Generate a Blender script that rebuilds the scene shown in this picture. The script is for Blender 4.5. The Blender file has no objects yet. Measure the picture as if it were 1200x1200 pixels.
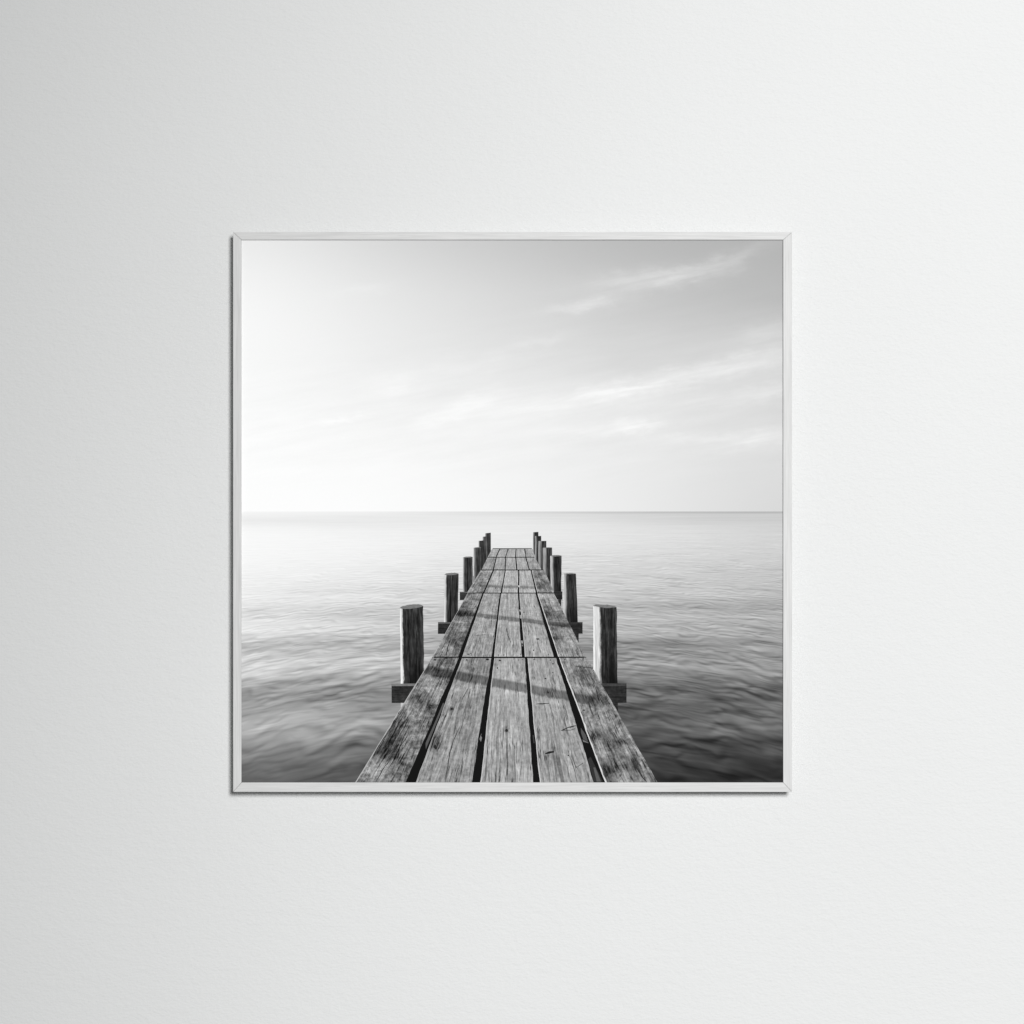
import bpy, math, random

# 1 photograph pixel (of 1200) = 1 mm on the print.  Wall in the XZ plane at y = 0, viewer on the -Y side.
SC = bpy.context.scene
COL = SC.collection
D = 6.0                     # metres from the lens to the print
Y_PRINT = -0.0197           # front of the paper
Y_FRONT = -0.0225           # front of the frame
INK = 0.00004               # thickness of one layer of printed shape
GAMMA = 2.2

# ------------------------------------------------------------------ node helper
class S:
    def __init__(s, g, sock): s.g, s.k = g, sock
    def __add__(s, o): return s.g.m('ADD', s, o)
    __radd__ = __add__
    def __sub__(s, o): return s.g.m('SUBTRACT', s, o)
    def __rsub__(s, o): return s.g.m('SUBTRACT', o, s)
    def __mul__(s, o): return s.g.m('MULTIPLY', s, o)
    __rmul__ = __mul__
    def __truediv__(s, o): return s.g.m('DIVIDE', s, o)
    def __rtruediv__(s, o): return s.g.m('DIVIDE', o, s)
    def __pow__(s, o): return s.g.m('POWER', s, o)

class G:
    """small expression builder on a material's node tree"""
    def __init__(s, name):
        s.mat = bpy.data.materials.new(name); s.mat.use_nodes = True
        s.nt = s.mat.node_tree; s.nt.nodes.clear()
    def node(s, t): return s.nt.nodes.new(t)
    def put(s, inp, v):
        if isinstance(v, S): s.nt.links.new(v.k, inp)
        else: inp.default_value = v
    def m(s, op, a, b=None, c=None, clamp=False):
        n = s.node('ShaderNodeMath'); n.operation = op; n.use_clamp = clamp
        s.put(n.inputs[0], a)
        if b is not None: s.put(n.inputs[1], b)
        if c is not None: s.put(n.inputs[2], c)
        return S(s, n.outputs[0])
    def clamp(s, a, lo=0.0, hi=1.0): return s.m('MINIMUM', s.m('MAXIMUM', a, lo), hi)
    def smooth(s, a, lo, hi, to0=0.0, to1=1.0):
        n = s.node('ShaderNodeMapRange'); n.interpolation_type = 'SMOOTHSTEP'
        s.put(n.inputs['Value'], a); s.put(n.inputs['From Min'], lo); s.put(n.inputs['From Max'], hi)
        n.inputs['To Min'].default_value = to0; n.inputs['To Max'].default_value = to1
        return S(s, n.outputs['Result'])
    def xyz(s, x, y, z=0.0):
        n = s.node('ShaderNodeCombineXYZ')
        s.put(n.inputs[0], x); s.put(n.inputs[1], y); s.put(n.inputs[2], z)
        return S(s, n.outputs[0])
    def noise(s, v, scale=1.0, detail=2.0, rough=0.5, dist=0.0):
        n = s.node('ShaderNodeTexNoise'); n.noise_dimensions = '3D'
        s.put(n.inputs['Vector'], v); n.inputs['Scale'].default_value = scale
        n.inputs['Detail'].default_value = detail; n.inputs['Roughness'].default_value = rough
        n.inputs['Distortion'].default_value = dist
        return S(s, n.outputs['Fac'])
    def obj(s):
        tc = s.node('ShaderNodeTexCoord'); sp = s.node('ShaderNodeSeparateXYZ')
        s.nt.links.new(tc.outputs['Object'], sp.inputs[0])
        return S(s, tc.outputs['Object']), S(s, sp.outputs[0]), S(s, sp.outputs[1]), S(s, sp.outputs[2])
    def px(s):
        """millimetre coordinates on the sheet, x to the right and y downwards, both offset by 600"""
        _, x, y, z = s.obj()
        return x * 1000.0 + 600.0, 600.0 - z * 1000.0
    def attr(s, name):
        n = s.node('ShaderNodeAttribute'); n.attribute_name = name
        return S(s, n.outputs['Fac'])
    def uv(s):
        n = s.node('ShaderNodeUVMap'); n.uv_map = 'UVMap'
        sp = s.node('ShaderNodeSeparateXYZ'); s.nt.links.new(n.outputs[0], sp.inputs[0])
        return S(s, sp.outputs[0]), S(s, sp.outputs[1])
    def ramp(s, fac, stops, interp='LINEAR'):
        n = s.node('ShaderNodeValToRGB'); cr = n.color_ramp; cr.interpolation = interp
        s.put(n.inputs[0], fac)
        while len(cr.elements) < len(stops): cr.elements.new(0.5)
        for e, (p, v) in zip(cr.elements, sorted(stops)):
            e.position = p
        for e, (p, v) in zip(cr.elements, sorted(stops)):
            e.position = p; e.color = (v, v, v, 1)
        bw = s.node('ShaderNodeRGBToBW'); s.nt.links.new(n.outputs[0], bw.inputs[0])
        return S(s, bw.outputs[0])
    def columns(s, px, py, cols, xs, y0, y1, interp):
        """tone field of the printed picture: one tone curve per column, blended smoothly across"""
        fy = (py - y0) / (y1 - y0)
        fx = (px - xs[0]) / (xs[-1] - xs[0])
        n = len(xs); tot = None
        for i in range(n):
            w = s.ramp(fx, [(k / (n - 1), 1.0 if k == i else 0.0) for k in range(n)], 'B_SPLINE')
            v = s.ramp(fy, [((y - y0) / (y1 - y0), h / 255.0) for y, h in cols[i]], interp)
            t = w * v
            tot = t if tot is None else tot + t
        return tot
    def ink(s, tone, rough=0.6, gain=1.0):
        """printed grey of the given display value, matt paper"""
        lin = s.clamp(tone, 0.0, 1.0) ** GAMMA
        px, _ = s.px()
        lin = lin * (gain - (px - 300.0) * FALLOFF_CANCEL)
        c = s.node('ShaderNodeCombineColor')
        for i in range(3): s.put(c.inputs[i], lin)
        b = s.node('ShaderNodeBsdfPrincipled')
        s.nt.links.new(c.outputs[0], b.inputs['Base Color'])
        b.inputs['Roughness'].default_value = rough
        b.inputs['Specular IOR Level'].default_value = 0.05
        o = s.node('ShaderNodeOutputMaterial'); s.nt.links.new(b.outputs[0], o.inputs[0])
        return s.mat

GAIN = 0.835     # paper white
FALLOFF_CANCEL = 0.13 / 600.0     # ink painted darker towards the right, cancelling the lamp's gradient across the print

# ------------------------------------------------------------------ materials
def mat_wall():
    g = G('wall_paint')
    v, x, y, z = g.obj()
    vv = g.xyz(x, y, z * 1.7)
    fine = g.noise(vv, 210.0, 4.0, 0.6)
    wide = g.noise(vv, 60.0, 3.0, 0.6)
    h = fine * 0.6 + wide * 0.8
    bm = g.node('ShaderNodeBump'); bm.inputs['Strength'].default_value = 0.48
    bm.inputs['Distance'].default_value = 0.0022
    g.put(bm.inputs['Height'], h)
    patch = g.noise(v, 3.0, 3.0, 0.5)
    k = 0.985 + patch * 0.03 + (fine - 0.5) * 0.05
    c = g.node('ShaderNodeCombineColor')
    for i, base in enumerate(WALL_RGB): g.put(c.inputs[i], k * base)
    b = g.node('ShaderNodeBsdfPrincipled'); b.inputs['Roughness'].default_value = 0.9
    b.inputs['Specular IOR Level'].default_value = 0.08
    g.nt.links.new(c.outputs[0], b.inputs['Base Color']); g.nt.links.new(bm.outputs[0], b.inputs['Normal'])
    o = g.node('ShaderNodeOutputMaterial'); g.nt.links.new(b.outputs[0], o.inputs[0])
    return g.mat
WALL_RGB = (0.624, 0.628, 0.6265)

def mat_frame(name, along_x):
    g = G(name)
    v, x, y, z = g.obj()
    if along_x: p = g.xyz(x * 18.0, y * 500.0, z * 620.0)
    else:       p = g.xyz(x * 620.0, y * 500.0, z * 18.0 + 7.0)
    grain = g.noise(p, 1.0, 4.0, 0.6, 0.4)
    fleck = g.noise(p, 2.3, 2.0, 0.5)
    k = 0.53 + (grain - 0.5) * 0.25 - g.smooth(fleck, 0.60, 0.72) * 0.05
    c = g.node('ShaderNodeCombineColor')
    for i, t in enumerate((1.0, 1.0, 0.995)): g.put(c.inputs[i], k * t)
    bm = g.node('ShaderNodeBump'); bm.inputs['Strength'].default_value = 0.25
    bm.inputs['Distance'].default_value = 0.0006
    g.put(bm.inputs['Height'], grain)
    b = g.node('ShaderNodeBsdfPrincipled'); b.inputs['Roughness'].default_value = 0.55
    b.inputs['Specular IOR Level'].default_value = 0.2
    g.nt.links.new(c.outputs[0], b.inputs['Base Color']); g.nt.links.new(bm.outputs[0], b.inputs['Normal'])
    o = g.node('ShaderNodeOutputMaterial'); g.nt.links.new(b.outputs[0], o.inputs[0])
    return g.mat

def mat_paper():
    g = G('print_paper'); px, py = g.px()
    n = g.noise(g.xyz(px, py), 0.8, 2.0)
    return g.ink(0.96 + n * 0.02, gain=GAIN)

XS = (284.0, 442.0, 600.0, 758.0, 917.0)

def mat_sky():
    g = G('printed_sky_ink'); px, py = g.px()
    cols = (
        [(278, 0xf1), (310, 0xf8), (345, 0xfc), (385, 0xff), (430, 0xfd), (500, 0xff), (600, 0xff)],
        [(278, 0xd6), (310, 0xde), (345, 0xe6), (400, 0xeb), (450, 0xee), (500, 0xf2), (550, 0xf9), (600, 0xfb)],
        [(278, 0xc4), (310, 0xcc), (345, 0xd5), (400, 0xdc), (440, 0xe4), (490, 0xee), (540, 0xf1), (600, 0xf3)],
        [(278, 0xb4), (310, 0xbb), (345, 0xc3), (385, 0xcc), (430, 0xd6), (460, 0xdf), (490, 0xe4), (530, 0xe7), (600, 0xe9)],
        [(278, 0xb2), (310, 0xb6), (345, 0xb9), (370, 0xc1), (395, 0xcc), (430, 0xd8), (470, 0xd6), (500, 0xdc), (545, 0xdd), (600, 0xd6)],
    )
    base = g.columns(px, py, cols, XS, 278.0, 600.0, 'B_SPLINE')
    # wispy clouds: streaks with torn, noisy edges
    ca, sa = math.cos(math.radians(-10)), math.sin(math.radians(-10))
    al = (px - 600.0) * ca + (py - 440.0) * sa
    ac = (py - 440.0) * ca - (px - 600.0) * sa
    w1 = g.noise(g.xyz(px * 0.016, py * 0.03), 1.0, 4.0, 0.6) - 0.5
    w2 = g.noise(g.xyz(px * 0.03, py * 0.06, 9.0), 1.0, 4.0, 0.6) - 0.5
    wx = px + w1 * 70.0
    wy = py + w2 * 26.0
    tear = g.noise(g.xyz(al * 0.012, ac * 0.11, 3.0), 1.0, 6.0, 0.62, 0.5)
    tear = g.smooth(tear, 0.22, 0.78, 0.40, 1.10)
    streaks = (
        (752, 327, -5, 72, 9, .070), (848, 306, -19, 62, 6.5, .060), (805, 322, -8, 45, 7, .045), (694, 356, -9, 46, 5, .075),
        (815, 437, -13, 100, 8, .072), (720, 458, -7, 60, 6, .045), (895, 424, -12, 50, 9, .045), (845, 466, -6, 90, 9, .035),
        (757, 496, -9, 34, 6, .055), (893, 512, -10, 52, 8, .070), (690, 505, -4, 80, 6, .022), (812, 514, -3, 40, 4, .03),
        (466, 454, -4, 26, 10, .032), (402, 491, -7, 26, 3, .030), (548, 474, -20, 34, 7, .030), (505, 492, -10, 26, 8, .028),
        (600, 480, -6, 70, 14, .026), (560, 428, -8, 52, 9, .024), (640, 398, -8, 32, 4, .022), (898, 388, -9, 46, 9, .050),
        (910, 458, -11, 40, 5, .045), (430, 338, -8, 36, 4, .015), (690, 470, -5, 70, 10, .02))
    tot = None
    for cx, cy, a, L, W, amp in streaks:
        c_, s_ = math.cos(math.radians(a)), math.sin(math.radians(a))
        dx, dy = wx - cx, wy - cy
        u = (dx * c_ + dy * s_) * (1.0 / L)
        v = (dy * c_ - dx * s_) * (1.0 / (W * 1.4))
        e = g.m('EXPONENT', (u * u + v * v) * -1.0) * amp
        tot = e if tot is None else tot + e
    fine = (g.noise(g.xyz(al * 0.01, ac * 0.07, 1.0), 1.0, 5.0, 0.6) - 0.5) * g.smooth(py + px * 0.15, 420.0, 540.0) * g.smooth(py, 590.0, 520.0) * 0.055
    grainy = (g.noise(g.xyz(px, py, 5.0), 0.55, 1.0) - 0.5) * 0.012
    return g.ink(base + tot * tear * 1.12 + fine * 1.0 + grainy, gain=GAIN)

def mat_sea():
    g = G('printed_sea_ink'); px, py = g.px()
    cols = (
        [(598, 0xfc), (606, 0xf1), (612, 0xef), (620, 0xfa), (650, 0xfa), (675, 0xf5), (700, 0xef), (718, 0xe4), (730, 0xea), (742, 0xe6), (752, 0xc8), (760, 0xbe),
         (772, 0xd2), (784, 0xd2), (796, 0xcc), (806, 0xae), (815, 0x95), (824, 0x98), (836, 0xa6), (848, 0xb6), (860, 0xa8), (874, 0x8e), (886, 0x86), (896, 0x70), (918, 0x5e)],
        [(598, 0xee), (606, 0xe8), (612, 0xe6), (625, 0xee), (645, 0xf0), (665, 0xea), (682, 0xe2), (692, 0xd6), (702, 0xdf), (712, 0xc9), (722, 0xbf), (732, 0xd0), (742, 0xc6), (750, 0xb0),
         (762, 0xb8), (772, 0xc6), (782, 0xc2), (790, 0xa4), (802, 0x86), (812, 0x84), (826, 0x98), (840, 0xa2), (852, 0x98), (864, 0x86), (874, 0x66), (890, 0x5e), (918, 0x56)],
        [(598, 0xd8), (604, 0xe2), (615, 0xea), (640, 0xe4), (670, 0xd8), (700, 0xc8), (730, 0xb4), (760, 0x98), (790, 0x8c), (820, 0x80), (860, 0x66), (918, 0x4c)],
        [(598, 0xbc), (601, 0xc2), (602.5, 0xcf), (610, 0xd4), (620, 0xde), (640, 0xde), (660, 0xd4), (680, 0xcd), (698, 0xc6), (706, 0xb4), (713, 0xac), (722, 0xbc), (736, 0xb6), (746, 0xac), (754, 0x7c),
         (762, 0x86), (770, 0x9e), (780, 0xa2), (788, 0x8c), (796, 0x64), (806, 0x6a), (814, 0x7c), (826, 0x62), (840, 0x52), (856, 0x56), (866, 0x44), (878, 0x3c), (900, 0x36), (918, 0x30)],
        [(598, 0xb0), (601, 0xb8), (602.5, 0xca), (608, 0xca), (620, 0xd2), (640, 0xd0), (660, 0xca), (680, 0xc0), (700, 0xb8), (712, 0xa8), (724, 0xae), (738, 0xa6), (752, 0xa2), (764, 0x9c), (774, 0x88),
         (784, 0x94), (796, 0x90), (806, 0x66), (814, 0x56), (824, 0x5e), (838, 0x74), (850, 0x78), (862, 0x60), (872, 0x48), (880, 0x54), (890, 0x3e), (900, 0x36), (918, 0x32)],
    )
    t0 = g.m('MAXIMUM', py - 599.0, 0.6)
    q = (px - 602.0) / 300.0
    te = t0 * (1.0 - q * q * 0.11)                      # wave fronts bow away from the pier
    lt = g.m('LOGARITHM', te, math.e)
    U = (px - 602.0) / (te ** 0.45)
    # slow warp so the tone bands wander like wave backs
    warp = g.noise(g.xyz(U * 0.11, lt * 3.4), 1.0, 3.0, 0.55) - 0.5
    pyw = py + t0 * warp * 0.09
    base = g.columns(px, pyw, cols, XS, 598.0, 918.0, 'CARDINAL')
    n1 = g.noise(g.xyz(U * 0.12, lt * 9.0, 2.0), 1.0, 2.0, 0.5, 0.3) - 0.5
    n2 = g.smooth(g.noise(g.xyz(U * 0.12, lt * 26.0, 5.0), 1.0, 4.0, 0.58, 0.25), 0.32, 0.68) - 0.5
    n3 = g.smooth(g.noise(g.xyz(U * 0.17, lt * 58.0, 8.0), 1.0, 3.5, 0.65, 0.15), 0.32, 0.68) - 0.5
    crest = g.smooth(g.noise(g.xyz(U * 0.13, lt * 30.0, 12.0), 1.0, 1.5, 0.5, 0.3), 0.60, 0.72)
    trough = g.smooth(g.noise(g.xyz(U * 0.13, lt * 32.0, 15.0), 1.0, 1.5, 0.5, 0.3), 0.59, 0.72)
    amp = g.ramp((py - 598.0) / 320.0, [(0.0, 0.03), (0.06, .16), (0.16, .42), (0.30, .72), (0.5, 0.85), (0.66, 0.9), (0.85, 0.70), (1.0, 0.45)])
    left = g.smooth(px, 284.0, 560.0, 0.8, 1.0)
    near = g.smooth(py, 700.0, 890.0, 1.0, 0.35)
    close = g.smooth(py, 700.0, 800.0)
    def train(F, A, us, seed):
        # one train of ripples: crests along the bowed fronts, phase wandering, coming and going in patches
        ph = g.noise(g.xyz(U * us, lt * F * 0.22, seed), 1.0, 2.0, 0.5) * A + lt * F
        wv = g.m('SINE', ph * 6.2832)
        env = g.smooth(g.noise(g.xyz(U * us * 1.5, lt * F * 0.45, seed + 3.0), 1.0, 1.0, 0.5), 0.36, 0.66)
        return (wv + g.m('MULTIPLY', wv, wv) * -0.35 + 0.17) * env
    rip = train(8.0, 2.3, 0.11, 31.0) * (close * 0.045) + train(15.0, 3.6, 0.15, 37.0) * (close * 0.05 + 0.012) + train(29.0, 4.0, 0.19, 43.0) * (0.05 - close * 0.012) + train(52.0, 4.5, 0.22, 51.0) * (0.045 * near)
    mod = (rip * 1.45 + n1 * 0.07 + n2 * 0.05 + n3 * 0.07 * near + crest * 0.06 - trough * 0.10) * amp * left
    streak = (g.noise(g.xyz(px * 0.008, py * 0.55, 4.0), 1.0, 3.0, 0.6) - 0.5) * 0.09 * g.smooth(py, 700.0, 606.0)
    dampen = g.clamp((1.04 - base) * 5.0, 0.30, 1.0)
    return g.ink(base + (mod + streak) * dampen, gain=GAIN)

STAINS = (
    (593.6, 856, 2.6, 3.4, 0.1, .9), (529.6, 830.6, 3.2, 2.2, 0.2, .8), (642, 811, 3, 2, 0.1, .6), (470, 842, 7, 9, .4, .6), (641, 880, 6, 14, .1, .18), (600, 890, 8, 12, .1, .15), (538, 850, 7, 10, .3, .16),   # weathering on the boards: centre, half sizes, lean, strength
    (506.6, 784.5, 12, 5, 0.2, 0.92), (462.2, 861.3, 10, 22, 0.55, 0.84), (451.2, 880.3, 18, 12, 0.5, 0.92), (470.2, 843.9, 8, 9, 0.4, 0.76),
    (492.3, 823.3, 12, 12, 0.5, 0.40), (511.3, 869.2, 8, 9, 0.5, 0.80), (546.2, 870.8, 10, 12, 0.4, 0.25), (700.8, 819.4, 13, 8, 0.5, 1.00),
    (696.1, 862.9, 7, 7, 0.8, 1.00), (730.1, 869.2, 8, 4, 0.2, 1.00), (713.5, 861.3, 12, 10, 0.9, 0.68), (691.3, 796.4, 10, 14, 1, 0.56),
    (745.2, 897.7, 7, 16, -0.5, 0.96), (715.1, 899.3, 10, 14, 1, 0.56), (678.7, 815.4, 8, 6, 0.3, 0.64), (530.0, 750.7, 9, 6, 0.1, 0.68),
    (543.3, 718.7, 9, 4, 0.15, 0.80), (648.7, 747.3, 8, 2.5, 0.05, 0.88), (648.7, 737.3, 7, 1.6, 0.05, 0.72), (642.0, 718.7, 9, 5, 0.1, 0.68),
    (631.3, 684.0, 6, 2, 0.05, 0.72), (659.3, 733.3, 7, 3, 0.2, 0.64), (634.0, 706.0, 7, 3, 0.1, 0.56),)

def mat_plank():
    g = G('printed_plank_ink'); px, py = g.px()
    seed = g.attr('seed'); tone = g.attr('tone'); rag = g.attr('rag')
    t = g.m('MAXIMUM', py - 598.0, 1.0)
    lt = g.m('LOGARITHM', t, math.e)
    u = (px - 602.0) / t
    wob = g.noise(g.xyz(u * 14.0, lt * 5.0, seed), 1.0, 2.0) - 0.5
    ug = u + wob * 0.022
    g1 = g.noise(g.xyz(ug * 75.0, lt * 8.0, seed * 3.1), 1.0, 3.0, 0.6) - 0.5
    g2 = g.noise(g.xyz(ug * 200.0, lt * 30.0, seed * 5.3 + 4.0), 1.0, 3.0, 0.65) - 0.5
    blot = g.noise(g.xyz(u * 26.0, lt * 9.0, seed * 7.7), 1.0, 4.0, 0.6) - 0.5
    mot = g.noise(g.xyz(px * 0.16 + seed, py * 0.20, 2.0), 1.0, 4.0, 0.7) - 0.5
    bigm = g.noise(g.xyz(px * 0.035, py * 0.045, seed), 1.0, 3.0, 0.6) - 0.5
    line = g.smooth(g.noise(g.xyz(ug * 62.0, lt * 2.2, seed * 2.0 + 20.0), 1.0, 2.0, 0.5), 0.60, 0.72)
    cross = g.noise(g.xyz(px * 0.06, py * 0.75, seed), 1.0, 3.0, 0.6) - 0.5
    far = g.smooth(py, 790.0, 690.0)
    val = tone - 0.02 + g1 * 0.38 + g2 * 0.44 + blot * 0.26 - line * 0.12
    speck = g.smooth(g.noise(g.xyz(ug * 90.0, lt * 40.0, seed + 5.0), 1.0, 3.0, 0.7), 0.58, 0.72)
    val = val - speck * (0.04 + rag * 0.12)
    ck = g.noise(g.xyz(ug * 34.0, lt * 1.6, seed * 1.7 + 30.0), 1.0, 4.0, 0.62) - 0.5
    check = g.smooth(g.m('ABSOLUTE', ck), 0.018, 0.004) * g.smooth(g1 + blot, -0.12, 0.08)
    val = val - check * 0.30
    val = val + rag * (mot * 0.62 + bigm * 0.75 - 0.02) + mot * 0.18 + cross * far * (0.10 + rag * 0.25)
    sn = None
    wxp, wyp = px + mot * 9.0, py + bigm * 12.0
    for cx, cy, rx, ry, an, k in STAINS:
        c_, s_ = math.cos(an * .6), math.sin(an * .6)
        dx, dy = wxp - cx, wyp - cy
        a = (dx * c_ + dy * s_) * (1.0 / rx); b = (dy * c_ - dx * s_) * (1.0 / ry)
        e = g.m('EXPONENT', (a * a + b * b) * -1.0) * k
        sn = e if sn is None else sn + e
    fleck = g.noise(g.xyz(u * 120.0, lt * 26.0, seed + 2.0), 1.0, 3.0, 0.7)
    val = val - g.clamp(sn) * g.smooth(fleck + mot * 0.5, 0.32, 0.62, 0.20, 1.0) * 0.33
    # printed shade of the posts lying across the boards
    wav = wob * 1.5 + mot * 3.5 + g2 * 4.0
    def band(x0, y0, sl, th, soft):
        d = py - (px - x0) * sl - y0 + wav
        return g.smooth(d, -soft, soft) * g.smooth(d - th, soft, -soft)
    b1 = band(503.0, 780.5, 0.186, 10.4, 1.6) * g.smooth(px, 712.0, 688.0)
    b2 = band(537.0, 716.0, 0.112, 4.8, 0.9)
    b3 = band(555.0, 685.0, 0.03, 3.0, 0.8)
    val = val * (1.0 - b1 * (0.31 + mot * 0.3) - b2 * 0.28 - b3 * 0.24)
    val = (val - 0.52) * 1.14 + 0.53
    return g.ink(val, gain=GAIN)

def mat_post():
    g = G('printed_post_ink'); px, py = g.px()
    u, v = g.uv(); seed = g.attr('seed'); lit = g.attr('lit'); dark = g.attr('tone'); sz = g.attr('size')
    nx = u * sz * 0.36
    n1 = g.noise(g.xyz(nx * 1.0, py * 0.022, seed), 1.0, 3.0, 0.6, 0.25) - 0.5
    n2 = g.noise(g.xyz(nx * 2.6, py * 0.05, seed + 6.0), 1.0, 3.0, 0.65) - 0.5
    n3 = g.noise(g.xyz(px * 0.22, py * 0.12, seed + 3.0), 1.0, 3.0, 0.6) - 0.5
    edge = (g.noise(g.xyz(nx * 0.6, py * 0.05, seed + 11.0), 1.0, 5.0, 0.72) - 0.5) * 0.22
    far = g.smooth(sz, 22.0, 7.0)
    body = dark - 0.085 + far * 0.055 + n1 * 0.48 + n2 * 0.46 + n3 * 0.22 + g.smooth(u, 0.80, 0.98) * 0.06
    line = g.smooth(g.noise(g.xyz(nx * 1.2, py * 0.012, seed + 17.0), 1.0, 2.0), 0.58, 0.72)
    body = body - line * 0.17
    body = body * (1.0 - g.smooth(v, 0.62, 1.0) * g.smooth(u, 0.1, 0.9) * 0.62)
    sun = g.smooth(u + edge, lit * 1.15 + 0.03 + far * 0.12, lit * 0.75 - far * 0.08)
    bright = 0.83 + n1 * 0.5 + n2 * 0.5 + g.smooth(u, 0.10, 0.0) * 0.16
    bright = bright - far * 0.27
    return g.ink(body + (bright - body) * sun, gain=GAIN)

def mat_top():
    g = G('printed_post_top_ink'); px, py = g.px()
    n = g.noise(g.xyz(px * 0.3, py * 0.9), 1.0, 3.0, 0.6) - 0.5
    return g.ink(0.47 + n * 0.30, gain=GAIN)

def mat_beam():
    g = G('printed_beam_ink'); px, py = g.px(); tone = g.attr('tone')
    n = g.noise(g.xyz(px * 0.05, py * 0.5), 1.0, 4.0, 0.65) - 0.5
    m = g.noise(g.xyz(px * 0.2, py * 0.2, 4.0), 1.0, 3.0, 0.65) - 0.5
    return g.ink(tone + n * 0.30 + m * 0.22, gain=GAIN)

def mat_flat(name, amount=0.03):
    g = G(name); px, py = g.px(); tone = g.attr('tone')
    n = g.noise(g.xyz(px * 0.25, py * 0.25), 1.0, 3.0, 0.6) - 0.5
    return g.ink(tone + n * amount, gain=GAIN)

# ------------------------------------------------------------------ flat shapes on the sheet
class Sheet:
    """collects flat faces given in millimetres on the print and links them as ONE mesh"""
    def __init__(s): s.v, s.f, s.uv, s.at = [], [], [], []
    def face(s, pts, lay, mat=0, uv=None, **at):
        i = len(s.v)
        s.v += [((x - 600.0) / 1000.0, Y_PRINT - lay * INK, (600.0 - y) / 1000.0) for x, y in pts]
        s.f.append((list(range(i, i + len(pts))), mat)); s.uv += uv or [(0, 0)] * len(pts)
        s.at.append(at)
    def strip(s, A, B, lay, mat=0, **at):
        for k in range(len(A) - 1):
            s.face([A[k], A[k + 1], B[k + 1], B[k]], lay, mat, **at)
    def build(s, name, mats, parent):
        me = bpy.data.meshes.new(name)
        # face towards the viewer (-Y)
        polys = []
        for idx, _ in s.f:
            area = 0.0
            for a, b in zip(idx, idx[1:] + idx[:1]):
                area += s.v[a][0] * s.v[b][2] - s.v[b][0] * s.v[a][2]
            polys.append(idx if area > 0 else idx[::-1])
        me.from_pydata(s.v, [], polys)
        ul = me.uv_layers.new(name='UVMap')
        for p in me.polygons:
            p.material_index = s.f[p.index][1]
            for li in p.loop_indices: ul.data[li].uv = s.uv[me.loops[li].vertex_index]
        for key in sorted({k for a in s.at for k in a}):
            la = me.attributes.new(key, 'FLOAT', 'FACE')
            for i, a in enumerate(s.at): la.data[i].value = a.get(key, 0.0)
        for m_ in mats: me.materials.append(m_)
        o = bpy.data.objects.new(name, me); COL.objects.link(o); o.parent = parent
        return o

R = random.Random(11)
NEXT = [0]
def mark_layer():
    NEXT[0] += 1
    return LD + 3 + NEXT[0] * 0.08

# ------------------------------------------------------------------ wall
def build_wall():
    me = bpy.data.meshes.new('wall')
    W, T = 4.0, 0.12
    vs = [(x, y, z) for y in (0.0, T) for x, z in ((-W, -W), (W, -W), (W, W), (-W, W))]
    me.from_pydata(vs, [], [(0, 1, 2, 3), (7, 6, 5, 4), (1, 0, 4, 5), (2, 1, 5, 6), (3, 2, 6, 7), (0, 3, 7, 4)])
    me.materials.append(mat_wall())
    o = bpy.data.objects.new('wall', me); COL.objects.link(o)
    o['kind'] = 'structure'
    o['label'] = 'pale grey-white painted wall with a fine plaster grain behind the framed picture'
    o['category'] = 'wall'
    return o
build_wall()

# ------------------------------------------------------------------ the framed picture
root = bpy.data.objects.new('framed_picture', None); COL.objects.link(root)
root.empty_display_size = 0.1
root['label'] = 'square black-and-white photograph of a wooden jetty in a thin white wooden frame'
root['category'] = 'framed picture'

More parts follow.
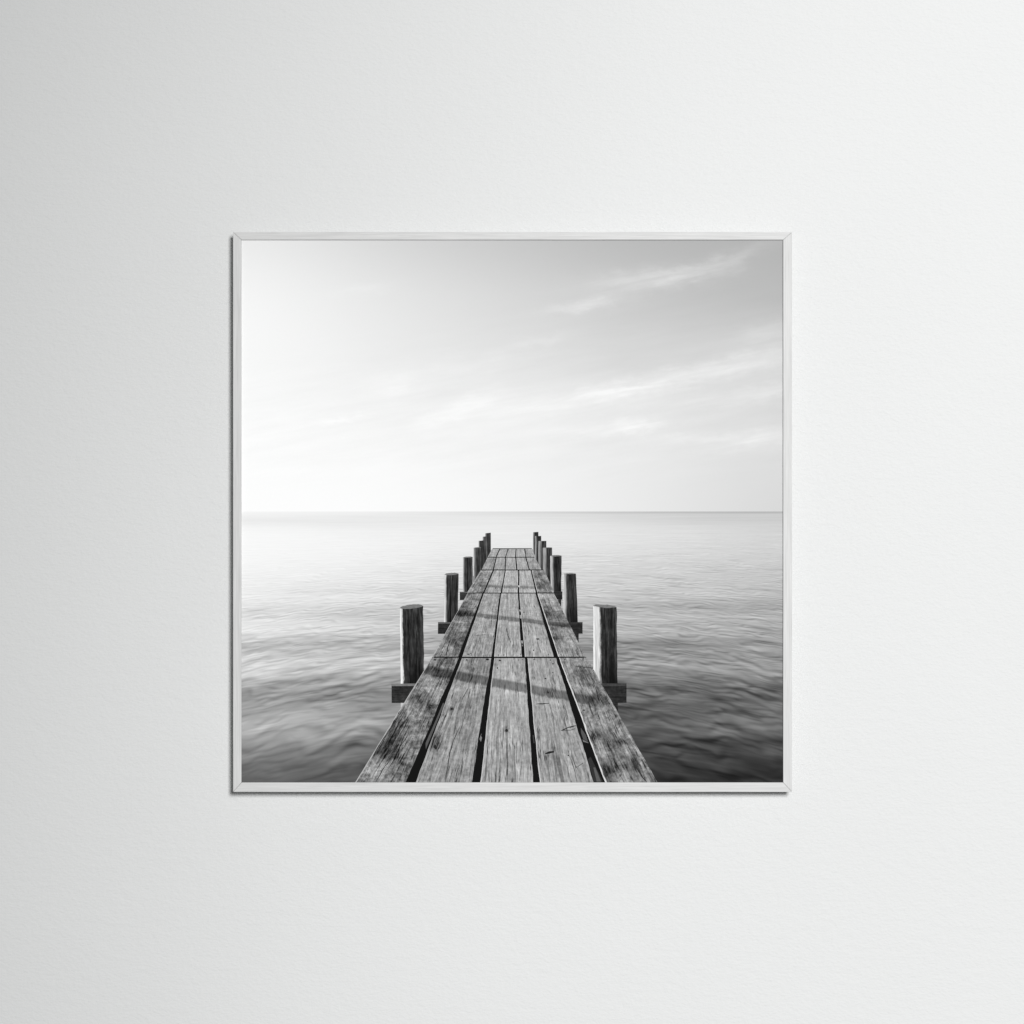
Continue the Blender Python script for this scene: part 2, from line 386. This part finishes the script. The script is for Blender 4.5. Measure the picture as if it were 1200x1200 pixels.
# frame: four mitred rails with a rabbet behind the lip
IN_L, IN_R, IN_T, IN_B = 283.0, 917.7, 281.0, 916.9
OUT_L, OUT_R, OUT_T, OUT_B = 273.0, 928.2, 271.9, 928.2
def front(p, c=600.0): return (p - c) / 1000.0 * (D - Y_PRINT + Y_FRONT) / D
FR = {k: front(v) for k, v in dict(il=IN_L, ir=IN_R, ol=OUT_L, orr=OUT_R).items()}
FR.update({k: -front(v) for k, v in dict(it=IN_T, ib=IN_B, ot=OUT_T, ob=OUT_B).items()})
mfx, mfz = mat_frame('white_wood_horizontal', True), mat_frame('white_wood_vertical', False)
def rail(side):
    LIP = 0.0040
    def corner(w, far):      # w = 0 inner edge .. 1 outer edge of the rail; far=False: first end
        pass
    # profile: (blend inner->outer, extra mm outward, y)
    prof = [(0, 0, Y_FRONT), (1, 0, Y_FRONT), (1, -0.0045, -0.0004), (0, LIP, -0.0004), (0, LIP, Y_PRINT - 0.0011), (0, 0, Y_PRINT - 0.0011)]
    def xl(b, e): return FR['il'] + (FR['ol'] - FR['il']) * b - e
    def xr(b, e): return FR['ir'] + (FR['orr'] - FR['ir']) * b + e
    def zt(b, e): return FR['it'] + (FR['ot'] - FR['it']) * b + e
    def zb(b, e): return FR['ib'] + (FR['ob'] - FR['ib']) * b - e
    GAP = 0.00010
    A, B = [], []
    for b, e, y in prof:
        if side == 't': A.append((xl(b, e) + GAP, y, zt(b, e))); B.append((xr(b, e) - GAP, y, zt(b, e)))
        if side == 'b': A.append((xl(b, e) + GAP, y, zb(b, e))); B.append((xr(b, e) - GAP, y, zb(b, e)))
        if side == 'l': A.append((xl(b, e), y, zt(b, e) - GAP)); B.append((xl(b, e), y, zb(b, e) + GAP))
        if side == 'r': A.append((xr(b, e), y, zt(b, e) - GAP)); B.append((xr(b, e), y, zb(b, e) + GAP))
    n = len(prof)
    import bmesh
    bm = bmesh.new()
    va = [bm.verts.new(p) for p in A]; vb = [bm.verts.new(p) for p in B]
    for i in range(n):
        j = (i + 1) % n
        bm.faces.new((va[i], va[j], vb[j], vb[i]))
    bm.faces.new(va); bm.faces.new(vb[::-1])
    bmesh.ops.recalc_face_normals(bm, faces=bm.faces)
    me = bpy.data.meshes.new('frame_rail'); bm.to_mesh(me); bm.free()
    me.materials.append(mfx if side in 'tb' else mfz)
    o = bpy.data.objects.new('frame_rail', me); COL.objects.link(o); o.parent = root
    bv = o.modifiers.new('soft_edges', 'BEVEL'); bv.width = 0.00055; bv.segments = 2; bv.limit_method = 'ANGLE'
    return o
for s_ in 'tblr': rail(s_)

# the sheet itself: board with real thickness
def build_print():
    import bmesh
    bm = bmesh.new()
    x0, x1 = FR['il'] - 0.003, FR['ir'] + 0.003
    z0, z1 = FR['ib'] - 0.003, FR['it'] + 0.003
    vs = [bm.verts.new((x, y, z)) for y in (Y_PRINT, Y_PRINT + 0.003) for x, z in ((x0, z0), (x1, z0), (x1, z1), (x0, z1))]
    for f in ((0, 1, 2, 3), (7, 6, 5, 4), (1, 0, 4, 5), (2, 1, 5, 6), (3, 2, 6, 7), (0, 3, 7, 4)):
        bm.faces.new([vs[i] for i in f])
    me = bpy.data.meshes.new('print'); bm.to_mesh(me); bm.free()
    me.materials.append(mat_paper())
    o = bpy.data.objects.new('print', me); COL.objects.link(o); o.parent = root
    return o
sheet = build_print()
X0, X1, Y0, Y1 = 281.0, 920.0, 279.0, 919.0
HZ = 599.4

sk = Sheet(); sk.face([(X0, Y0), (X1, Y0), (X1, HZ), (X0, HZ)], 1)
sk.build('printed_sky', [mat_sky()], sheet)
se = Sheet(); se.face([(X0, HZ), (X1, HZ), (X1, Y1), (X0, Y1)], 1)
se.build('printed_sea', [mat_sea()], sheet)

# ---- posts: far to near so the nearer one covers the farther
M_POST, M_TOP, M_BEAM, M_DARK = mat_post(), mat_top(), mat_beam(), mat_flat('printed_shade_ink')
M_PLANK, M_MARK = mat_plank(), mat_flat('printed_mark_ink', 0.06)

def post(xl, xr, yl, yr, ybl, ybr, lit, tone, lay, seed, cap=0.0, xbl=None, xbr=None, tail=None):
    """a printed post: side with torn edges, optional elliptical top, optional piece below the beam"""
    s = Sheet(); w = xr - xl; n = max(4, int((ybl - yl) / 7))
    xbl = xl if xbl is None else xbl; xbr = xr if xbr is None else xbr
    k = min(1.0, w / 28.0)
    L = [(xl + (xbl - xl) * i / n + R.uniform(-.3, .3) * k, yl + (ybl - yl) * i / n) for i in range(n + 1)]
    Rr = [(xr + (xbr - xr) * i / n + R.uniform(-.4, .4) * k, yr + (ybr - yr) * i / n) for i in range(n + 1)]
    for i in range(n):
        v0, v1 = i / n, (i + 1) / n
        s.face([L[i], L[i + 1], Rr[i + 1], Rr[i]], lay, 0,
               [(0, v0), (0, v1), (1, v1), (1, v0)], seed=seed, lit=lit, tone=tone, size=w)
    # crown of the post: rounded shoulders
    m = 10; top = []
    for i in range(m + 1):
        f = i / m
        rise = math.sin(math.pi * f) ** 0.6 if cap else 0.0
        sl = yl + (yr - yl) * f
        top.append((xl + w * f, sl - (cap * rise if cap else 0.0) + (R.uniform(-.45, .3) * k if 0 < i < m else 0.0)))
    if cap:
        low = [(xl + w * i / m, yl + (yr - yl) * i / m + cap * 0.75 * math.sin(math.pi * i / m) + R.uniform(0, .8) * k) for i in range(m + 1)]
        s.strip(top, low, lay + 0.5, 1, tone=0.45)
    if tail:
        s.face([(tail[0], tail[2]), (tail[1], tail[2]), (tail[3], tail[4]), (tail[0], tail[5])], lay, 2, tone=tail[6])
    return s.build('printed_post', [M_POST, M_TOP, M_BEAM], sheet)

def beam(x0, x1, y0, y1, lay, tone=0.17, cap=0.42, ct=2.0):
    s = Sheet()
    s.face([(x0, y0 + R.uniform(-.3, .3)), (x1, y0), (x1, y1), (x0 + R.uniform(-.2, .4), y1 + R.uniform(-.3, .3))], lay, 0, tone=tone)
    if cap: s.face([(x0, y0), (x1, y0 - .2), (x1, y0 + ct), (x0, y0 + ct * 1.1)], lay + .5, 0, tone=cap)
    return s.build('printed_crossbeam', [M_BEAM], sheet)

# left row (far -> near)
post(568.6, 575.2, 625.0, 624.2, 664, 660, .20, .24, 2, 1.0)
post(565.6, 570.0, 629.0, 628.5, 668, 664, .25, .30, 3, 2.0)
post(561.0, 567.4, 633.8, 633.2, 676, 672, .16, .22, 4, 3.0)
beam(554.6, 560, 675, 684, 5, .08, None)
post(555.0, 563.7, 642.0, 641.5, 682, 684, .20, .27, 6, 4.0, .5)
beam(538.8, 556, 693.6, 703.0, 7, .20, .34, 1.2)
post(542.6, 554.0, 653.3, 652.6, 697.0, 699, .10, .26, 6.9, 5.0, .8)
beam(513.4, 536, 729.2, 742.9, 9, .16, .36, 1.6)
post(521.0, 537.4, 673.0, 672.2, 733.0, 736, .15, .25, 8.9, 6.3, 1.4, 520.0, 536.6)
beam(458.9, 495, 801.2, 823.6, 11, .18, .46, 2.6)
post(468.6, 495.8, 712.2, 709.8, 803.5, 803, .10, .26, 10.5, 7.9, 2.7, 469.6, 497.2, tail=(469.6, 473.4, 801.4, 473, 836, 840, .78))
# right row
post(624.6, 631.0, 623.7, 623.3, 650, 656, .20, .20, 2, 11.0)
post(627.0, 634.3, 628.2, 628.0, 658, 664, .22, .22, 3, 12.0)
post(631.2, 640.3, 634.0, 633.8, 668, 674, .32, .24, 4, 13.0)
post(636.2, 647.0, 641.9, 641.6, 684, 690, .33, .26, 5, 14.0, .4)
post(644.8, 658.0, 651.4, 651.2, 693.5, 693.5, .26, .23, 6, 15.0, .9, 645.6, 657.8, tail=(654.0, 657.8, 702, 657.6, 716, 716, .17))
beam(648, 659.0, 693.2, 702.6, 7, .15, .22, 1.0)
post(660.2, 675.0, 672.4, 672.2, 729.5, 729.5, .20, .23, 8, 16.2, .6, 660.6, 677.2, tail=(670, 678.2, 742, 678.0, 757, 757, .17))
beam(666, 682.7, 729.2, 742.6, 9, .15, .22, 1.4)
post(695.2, 722.6, 709.8, 711.4, 801.0, 801.0, .31, .25, 10, 17.4, 2.0, 695.2, 723.6, tail=(700, 723.6, 800.9, 724.4, 840, 840, .17))
beam(700, 734.2, 800.9, 823.5, 11, .17, .27, 3.0)

# ---- the boardwalk
# board edges per section, near edge then far edge: (y, [left, right] x 5)
SECT = [
    ((919.5, [415.2, 474.2, 486.2, 552.0, 562.5, 625.0, 633.4, 696.6, 710.6, 772.0]),
     (771.0, [505.8, 537.7, 541.6, 575.7, 579.6, 615.0, 618.3, 651.6, 655.3, 687.6])),
    ((769.4, [506.9, 537.3, 542.0, 576.0, 579.3, 611.6, 615.3, 648.8, 654.3, 686.2]),
     (695.4, [548.0, 565.3, 567.2, 586.0, 587.6, 606.7, 608.9, 627.6, 630.0, 649.4])),
    ((694.4, [547.5, 566.0, 568.0, 586.7, 588.5, 606.6, 608.7, 628.0, 629.8, 649.3]),
     (668.4, [563.5, 577.6, 579.0, 591.6, 592.7, 607.0, 608.7, 621.7, 623.3, 638.0])),
    ((667.4, [564.2, 577.4, 578.8, 591.3, 592.5, 604.9, 606.4, 619.6, 620.8, 634.4]),
     (653.4, [571.3, 581.0, 582.1, 592.0, 593.0, 603.7, 604.9, 615.7, 616.8, 627.0])),
    ((652.6, [571.6, 580.8, 582.0, 591.9, 593.0, 603.7, 604.9, 615.8, 616.9, 627.1]),
     (643.3, [576.7, 585.3, 586.4, 595.0, 595.9, 604.3, 605.2, 614.3, 615.3, 624.0])),
]
def deck_edge(y, side):
    a, b = (415.2, 919.5), (576.7, 643.3)
    if side: a, b = (772.0, 919.5), (624.0, 643.3)
    return a[0] + (b[0] - a[0]) * (a[1] - y) / (a[1] - b[1])

dk = Sheet()
LD = 16
# dark under the boards, seen through the gaps and joints
for (yn, en), (yf, ef) in SECT:
    dk.face([(en[0] + 1.5, yn + 0.8), (en[9] - 1.5, yn + 0.8), (ef[9] - .8, yf - 0.8), (ef[0] + .8, yf - 0.8)], LD, 1, tone=0.065)
TONES = [
    [.54, .60, .64, .64, .595],
    [.56, .63, .665, .665, .56],
    [.60, .66, .69, .69, .57],
    [.62, .65, .66, .66, .63],
    [.64, .66, .67, .68, .66],
]
RAG = [.95, .35, .14, .14, .80]
def edge_pts(x0, y0, x1, y1, n, jit, rnd):
    # y runs in even depth steps so that the roughness shrinks with distance
    out = []
    t0, t1 = y0 - 598.0, y1 - 598.0
    o = 0.0
    for i in range(n + 1):
        t = 1.0 / (1.0 / t0 + (1.0 / t1 - 1.0 / t0) * i / n)
        f = (t0 - t) / (t0 - t1)
        o = o * 0.8 + rnd.uniform(-1, 1) * jit * t / 318.0
        oo = o if 0 < i < n else o * .3
        out.append((x0 + (x1 - x0) * f + oo, 598.0 + t))
    return out
for si, ((yn, en), (yf, ef)) in enumerate(SECT):
    n = (46, 26, 10, 6, 4)[si]
    for p in range(5):
        dy = R.uniform(-.6, .6) * (1.0, .7, .35, .2, .15)[si]
        A = edge_pts(en[2 * p], yn + dy, ef[2 * p], yf + dy * .4, n, .32, R)
        B = edge_pts(en[2 * p + 1], yn + dy, ef[2 * p + 1], yf + dy * .4, n, .5, R)
        B = [(b[0], a[1]) for a, b in zip(A, B)]
        dk.strip(A, B, LD + 1, 0, seed=3.0 + 7.3 * p + 19.7 * si, tone=TONES[si][p] + R.uniform(-.015, .015), rag=RAG[p] * (1.0 if si < 3 else .5))
        # worn light arris along the sunny edge
        wd = {0: 1.7, 1: .5, 2: 1.2, 3: 1.1, 4: 2.3}[p]
        if si < 3:
            C = [(a[0] + wd * (a[1] - 598) / 318.0 * R.uniform(.35, 1.0), a[1]) for a in A]
            A2 = [(a[0] - .35 * (a[1] - 598) / 318.0, a[1]) for a in A]
            dk.strip(A2, C, LD + 2, 2, tone={0: .70, 1: .68, 2: .78, 3: .82, 4: .86}[p])

def z1(x, y): return (410 + x / 6.316, 760 + y / 6.316)
def z2(x, y): return (590 + x / 6.316, 760 + y / 6.316)
def z4(x, y): return (450 + x / 7.5, 660 + y / 7.5)
def z5(x, y): return (590 + x / 7.5, 660 + y / 7.5)
def crack(pts, w, tone=.13):
    P = []
    for a, b in zip(pts[:-1], pts[1:]):
        m = max(2, int(math.hypot(b[0] - a[0], b[1] - a[1]) / 2.5))
        P += [(a[0] + (b[0] - a[0]) * i / m, a[1] + (b[1] - a[1]) * i / m) for i in range(m)]
    P.append(pts[-1]); n = len(P)
    dx, dy = pts[-1][0] - pts[0][0], pts[-1][1] - pts[0][1]
    l = math.hypot(dx, dy) or 1; nx, ny = -dy / l, dx / l
    A, B, o = [], [], 0.0
    for i, (x, y) in enumerate(P):
        o = o * .6 + R.uniform(-.28, .28)
        h = w * .5 * (math.sin(math.pi * (i + .35) / (n + .3)) ** .5) * R.uniform(.6, 1.1)
        A.append((x + nx * (o + h), y + ny * (o + h))); B.append((x + nx * (o - h), y + ny * (o - h)))
    dk.strip(A, B, mark_layer(), 2, tone=tone)
def knot(c, rx, ry, tone=.16):
    m = 9
    dk.face([(c[0] + rx * R.uniform(.65, 1.15) * math.cos(2 * math.pi * i / m), c[1] + ry * R.uniform(.65, 1.15) * math.sin(2 * math.pi * i / m)) for i in range(m)], mark_layer(), 2, tone=tone)
crack([z1(815, 575), z1(765, 680), z1(737, 790), z1(705, 985)], 1.15)
crack([z1(862, 460), z1(815, 630), z1(800, 700)], .7, .25)
crack([z1(765, 880), z1(735, 985)], .6, .28)
crack([z1(690, 72), z1(655, 145)], .9, .2)
crack([z1(720, 0), z1(708, 52)], .9, .2)
crack([z1(300, 825), z1(240, 900), z1(195, 985)], 1.0, .2)
crack([z1(440, 620), z1(380, 720)], 1.0, .22)
crack([z1(470, 700), z1(430, 770)], .7, .3)
crack([z1(560, 220), z1(500, 330)], .7, .28)
crack([z1(880, 290), z1(830, 380)], .8, .24)
crack([z1(1160, 690), z1(1168, 960)], .6, .27)
crack([z1(1120, 700), z1(1105, 980)], .5, .36)
crack([z1(920, 690), z1(880, 960)], .5, .38)
crack([z1(1085, 380), z1(1070, 580)], .45, .36)
for c, rx, ry in ((z1(632, 730), 1.9, 2.6), (z1(755, 446), 1.9, 1.3), (z1(1160, 608), 1.6, 1.6), (z1(603, 422), 1.6, .9), (z1(1092, 144), 1.0, 1.1),
                  (z1(1112, 90), 1.6, .8), (z1(1018, 80), 2.2, 1.2), (z1(630, 84), 1.8, 1.0), (z1(715, 72), 1.4, .8), (z1(865, 84), 1.0, .8),
                  (z2(25, 606), 1.8, 1.8), (z2(330, 325), 1.4, 1.0), (z2(310, 222), 1.3, .8), (z2(226, 82), .8, .7), (z2(346, 86), .8, .7), (z2(366, 113), 1.0, .9),
                  (z2(140, 82), .7, .6), (z2(455, 78), 1.3, .6), (z2(590, 76), .9, .7), (z2(595, 456), 1.4, .8), (z2(480, 790), 1.0, .9), (z2(365, 178), 1.0, .5)):
    knot(c, rx, ry)
crack([z2(240, 412), z2(290, 408), z2(338, 405)], 1.3)
crack([z2(425, 608), z2(480, 585), z2(538, 570)], 1.5)
crack([z2(430, 606), z2(500, 602), z2(530, 592)], .8, .2)
crack([z2(308, 777), z2(340, 770), z2(374, 764)], 2.6)
crack([z2(540, 880), z2(590, 845)], .8, .25)
crack([z2(530, 132), z2(600, 140), z2(665, 146)], .9, .24)
crack([z2(28, 690), z2(30, 960)], .5, .34)
crack([z2(80, 700), z2(85, 970)], .5, .36)
crack([z2(150, 560), z2(175, 900)], .4, .42)
crack([z2(330, 830), z2(345, 975)], .5, .36)
crack([z2(380, 400), z2(420, 640)], .4, .44)
crack([z2(940, 815), z2(985, 885), z2(1050, 980)], 2.2, .22)
crack([z2(860, 830), z2(900, 900)], 1.0, .26)
crack([z2(800, 600), z2(860, 690)], .7, .3)
crack([z4(582, 680), z4(560, 745), z4(547, 810)], 1.1, .16)
crack([z4(540, 830), z4(500, 900)], .9, .2)
crack([z4(800, 637), z4(850, 632), z4(892, 625)], .7, .25)
crack([z4(1080, 540), z4(1085, 620), z4(1112, 700)], .6, .27)
crack([z4(1075, 740), z4(1078, 822)], .7, .25)
crack([z4(870, 690), z4(860, 800)], .5, .33)
crack([z4(905, 690), z4(885, 770)], .4, .36)
for c, rx, ry in ((z4(1004, 806), 1.0, .7), (z4(1054, 806), .8, .7), (z4(1018, 852), 1.0, .8), (z4(742, 800), 1.6, .7), (z4(760, 792), 1.0, .5),
                  (z5(150, 800), .7, .6), (z5(265, 765), .9, 1.0), (z5(135, 850), .6, .6), (z5(413, 850), .8, .7), (z5(395, 800), .8, .6), (z5(650, 800), .8, .6),
                  (z5(300, 666), 2.4, .8), (z5(505, 802), .8, .5), (z5(180, 430), 1.4, .5)):
    knot(c, rx, ry, .2)
crack([z5(22, 550), z5(35, 620), z5(62, 692)], .5, .3)
crack([z5(300, 690), z5(330, 790)], .5, .35)
# lit bits seen down in the gaps: board flanks and glints of water
for pts, t in (([z1(690, 400), z1(700, 410), z1(585, 690), z1(562, 745), z1(560, 700), z1(640, 520)], .34),
               ([z1(968, 640), z1(978, 660), z1(970, 690), z1(960, 670)], .50), ([z1(970, 630), z1(976, 632), z1(972, 645)], .42),
               ([z2(215, 640), z2(224, 640), z2(232, 700), z2(222, 700)], .25),
               ([z2(572, 585), z2(610, 640), z2(625, 690), z2(590, 670), z2(574, 625)], .33), ([z2(585, 672), z2(628, 695), z2(630, 700), z2(590, 690)], .45),
               ([z2(625, 820), z2(645, 800), z2(735, 985), z2(668, 985)], .20), ([z2(665, 880), z2(680, 880), z2(722, 985), z2(690, 985)], .36),
               ([z5(138, 408), z5(152, 408), z5(156, 425), z5(142, 425)], .62), ([z5(142, 455), z5(154, 455), z5(158, 485), z5(144, 485)], .62),
               ([z5(155, 680), z5(168, 680), z5(172, 705), z5(158, 705)], .62), ([z5(158, 715), z5(170, 715), z5(172, 730), z5(162, 730)], .45),
               ([z5(128, 195), z5(138, 195), z5(140, 210), z5(130, 210)], .8)):
    dk.face(pts, mark_layer(), 2, tone=t)
dk.build('printed_boardwalk', [M_PLANK, M_DARK, M_MARK], sheet)

# ------------------------------------------------------------------ light
w = bpy.data.worlds.new('World'); SC.world = w; w.use_nodes = True
w.node_tree.nodes['Background'].inputs[0].default_value = (0.97, 1.0, 0.985, 1)
w.node_tree.nodes['Background'].inputs[1].default_value = 0.165

from mathutils import Vector
l = bpy.data.lights.new('key_lamp', 'SPOT'); lo = bpy.data.objects.new('key_lamp', l); COL.objects.link(lo)  # unseen soft spot lamp, upper right, fitted to wall gradient and frame shadows
l.energy = 4090.0; l.shadow_soft_size = 1.204; l.spot_size = math.radians(41.1); l.spot_blend = 0.374; l.color = (1.0, 1.0, 1.0)
lo.location = (1.882, -8.645, 1.803)
lo.rotation_euler = (Vector((1.764, 0.0, -0.385)) - lo.location).to_track_quat('-Z', 'Y').to_euler()

# ------------------------------------------------------------------ camera and output
cam = bpy.data.cameras.new('camera'); co = bpy.data.objects.new('camera', cam); COL.objects.link(co)
co.location = (0.0, -D + Y_PRINT, 0.0); co.rotation_euler = (math.radians(90), 0, 0)
cam.sensor_width = 36.0; cam.lens = 36.0 * D / 1.2
cam.clip_start = 0.05; cam.clip_end = 100.0
SC.camera = co
SC.render.resolution_x = SC.render.resolution_y = 1024
vs = SC.view_settings
vs.view_transform = 'Standard'; vs.look = 'None'; vs.exposure = 0.0; vs.gamma = 1.0; vs.use_curve_mapping = False
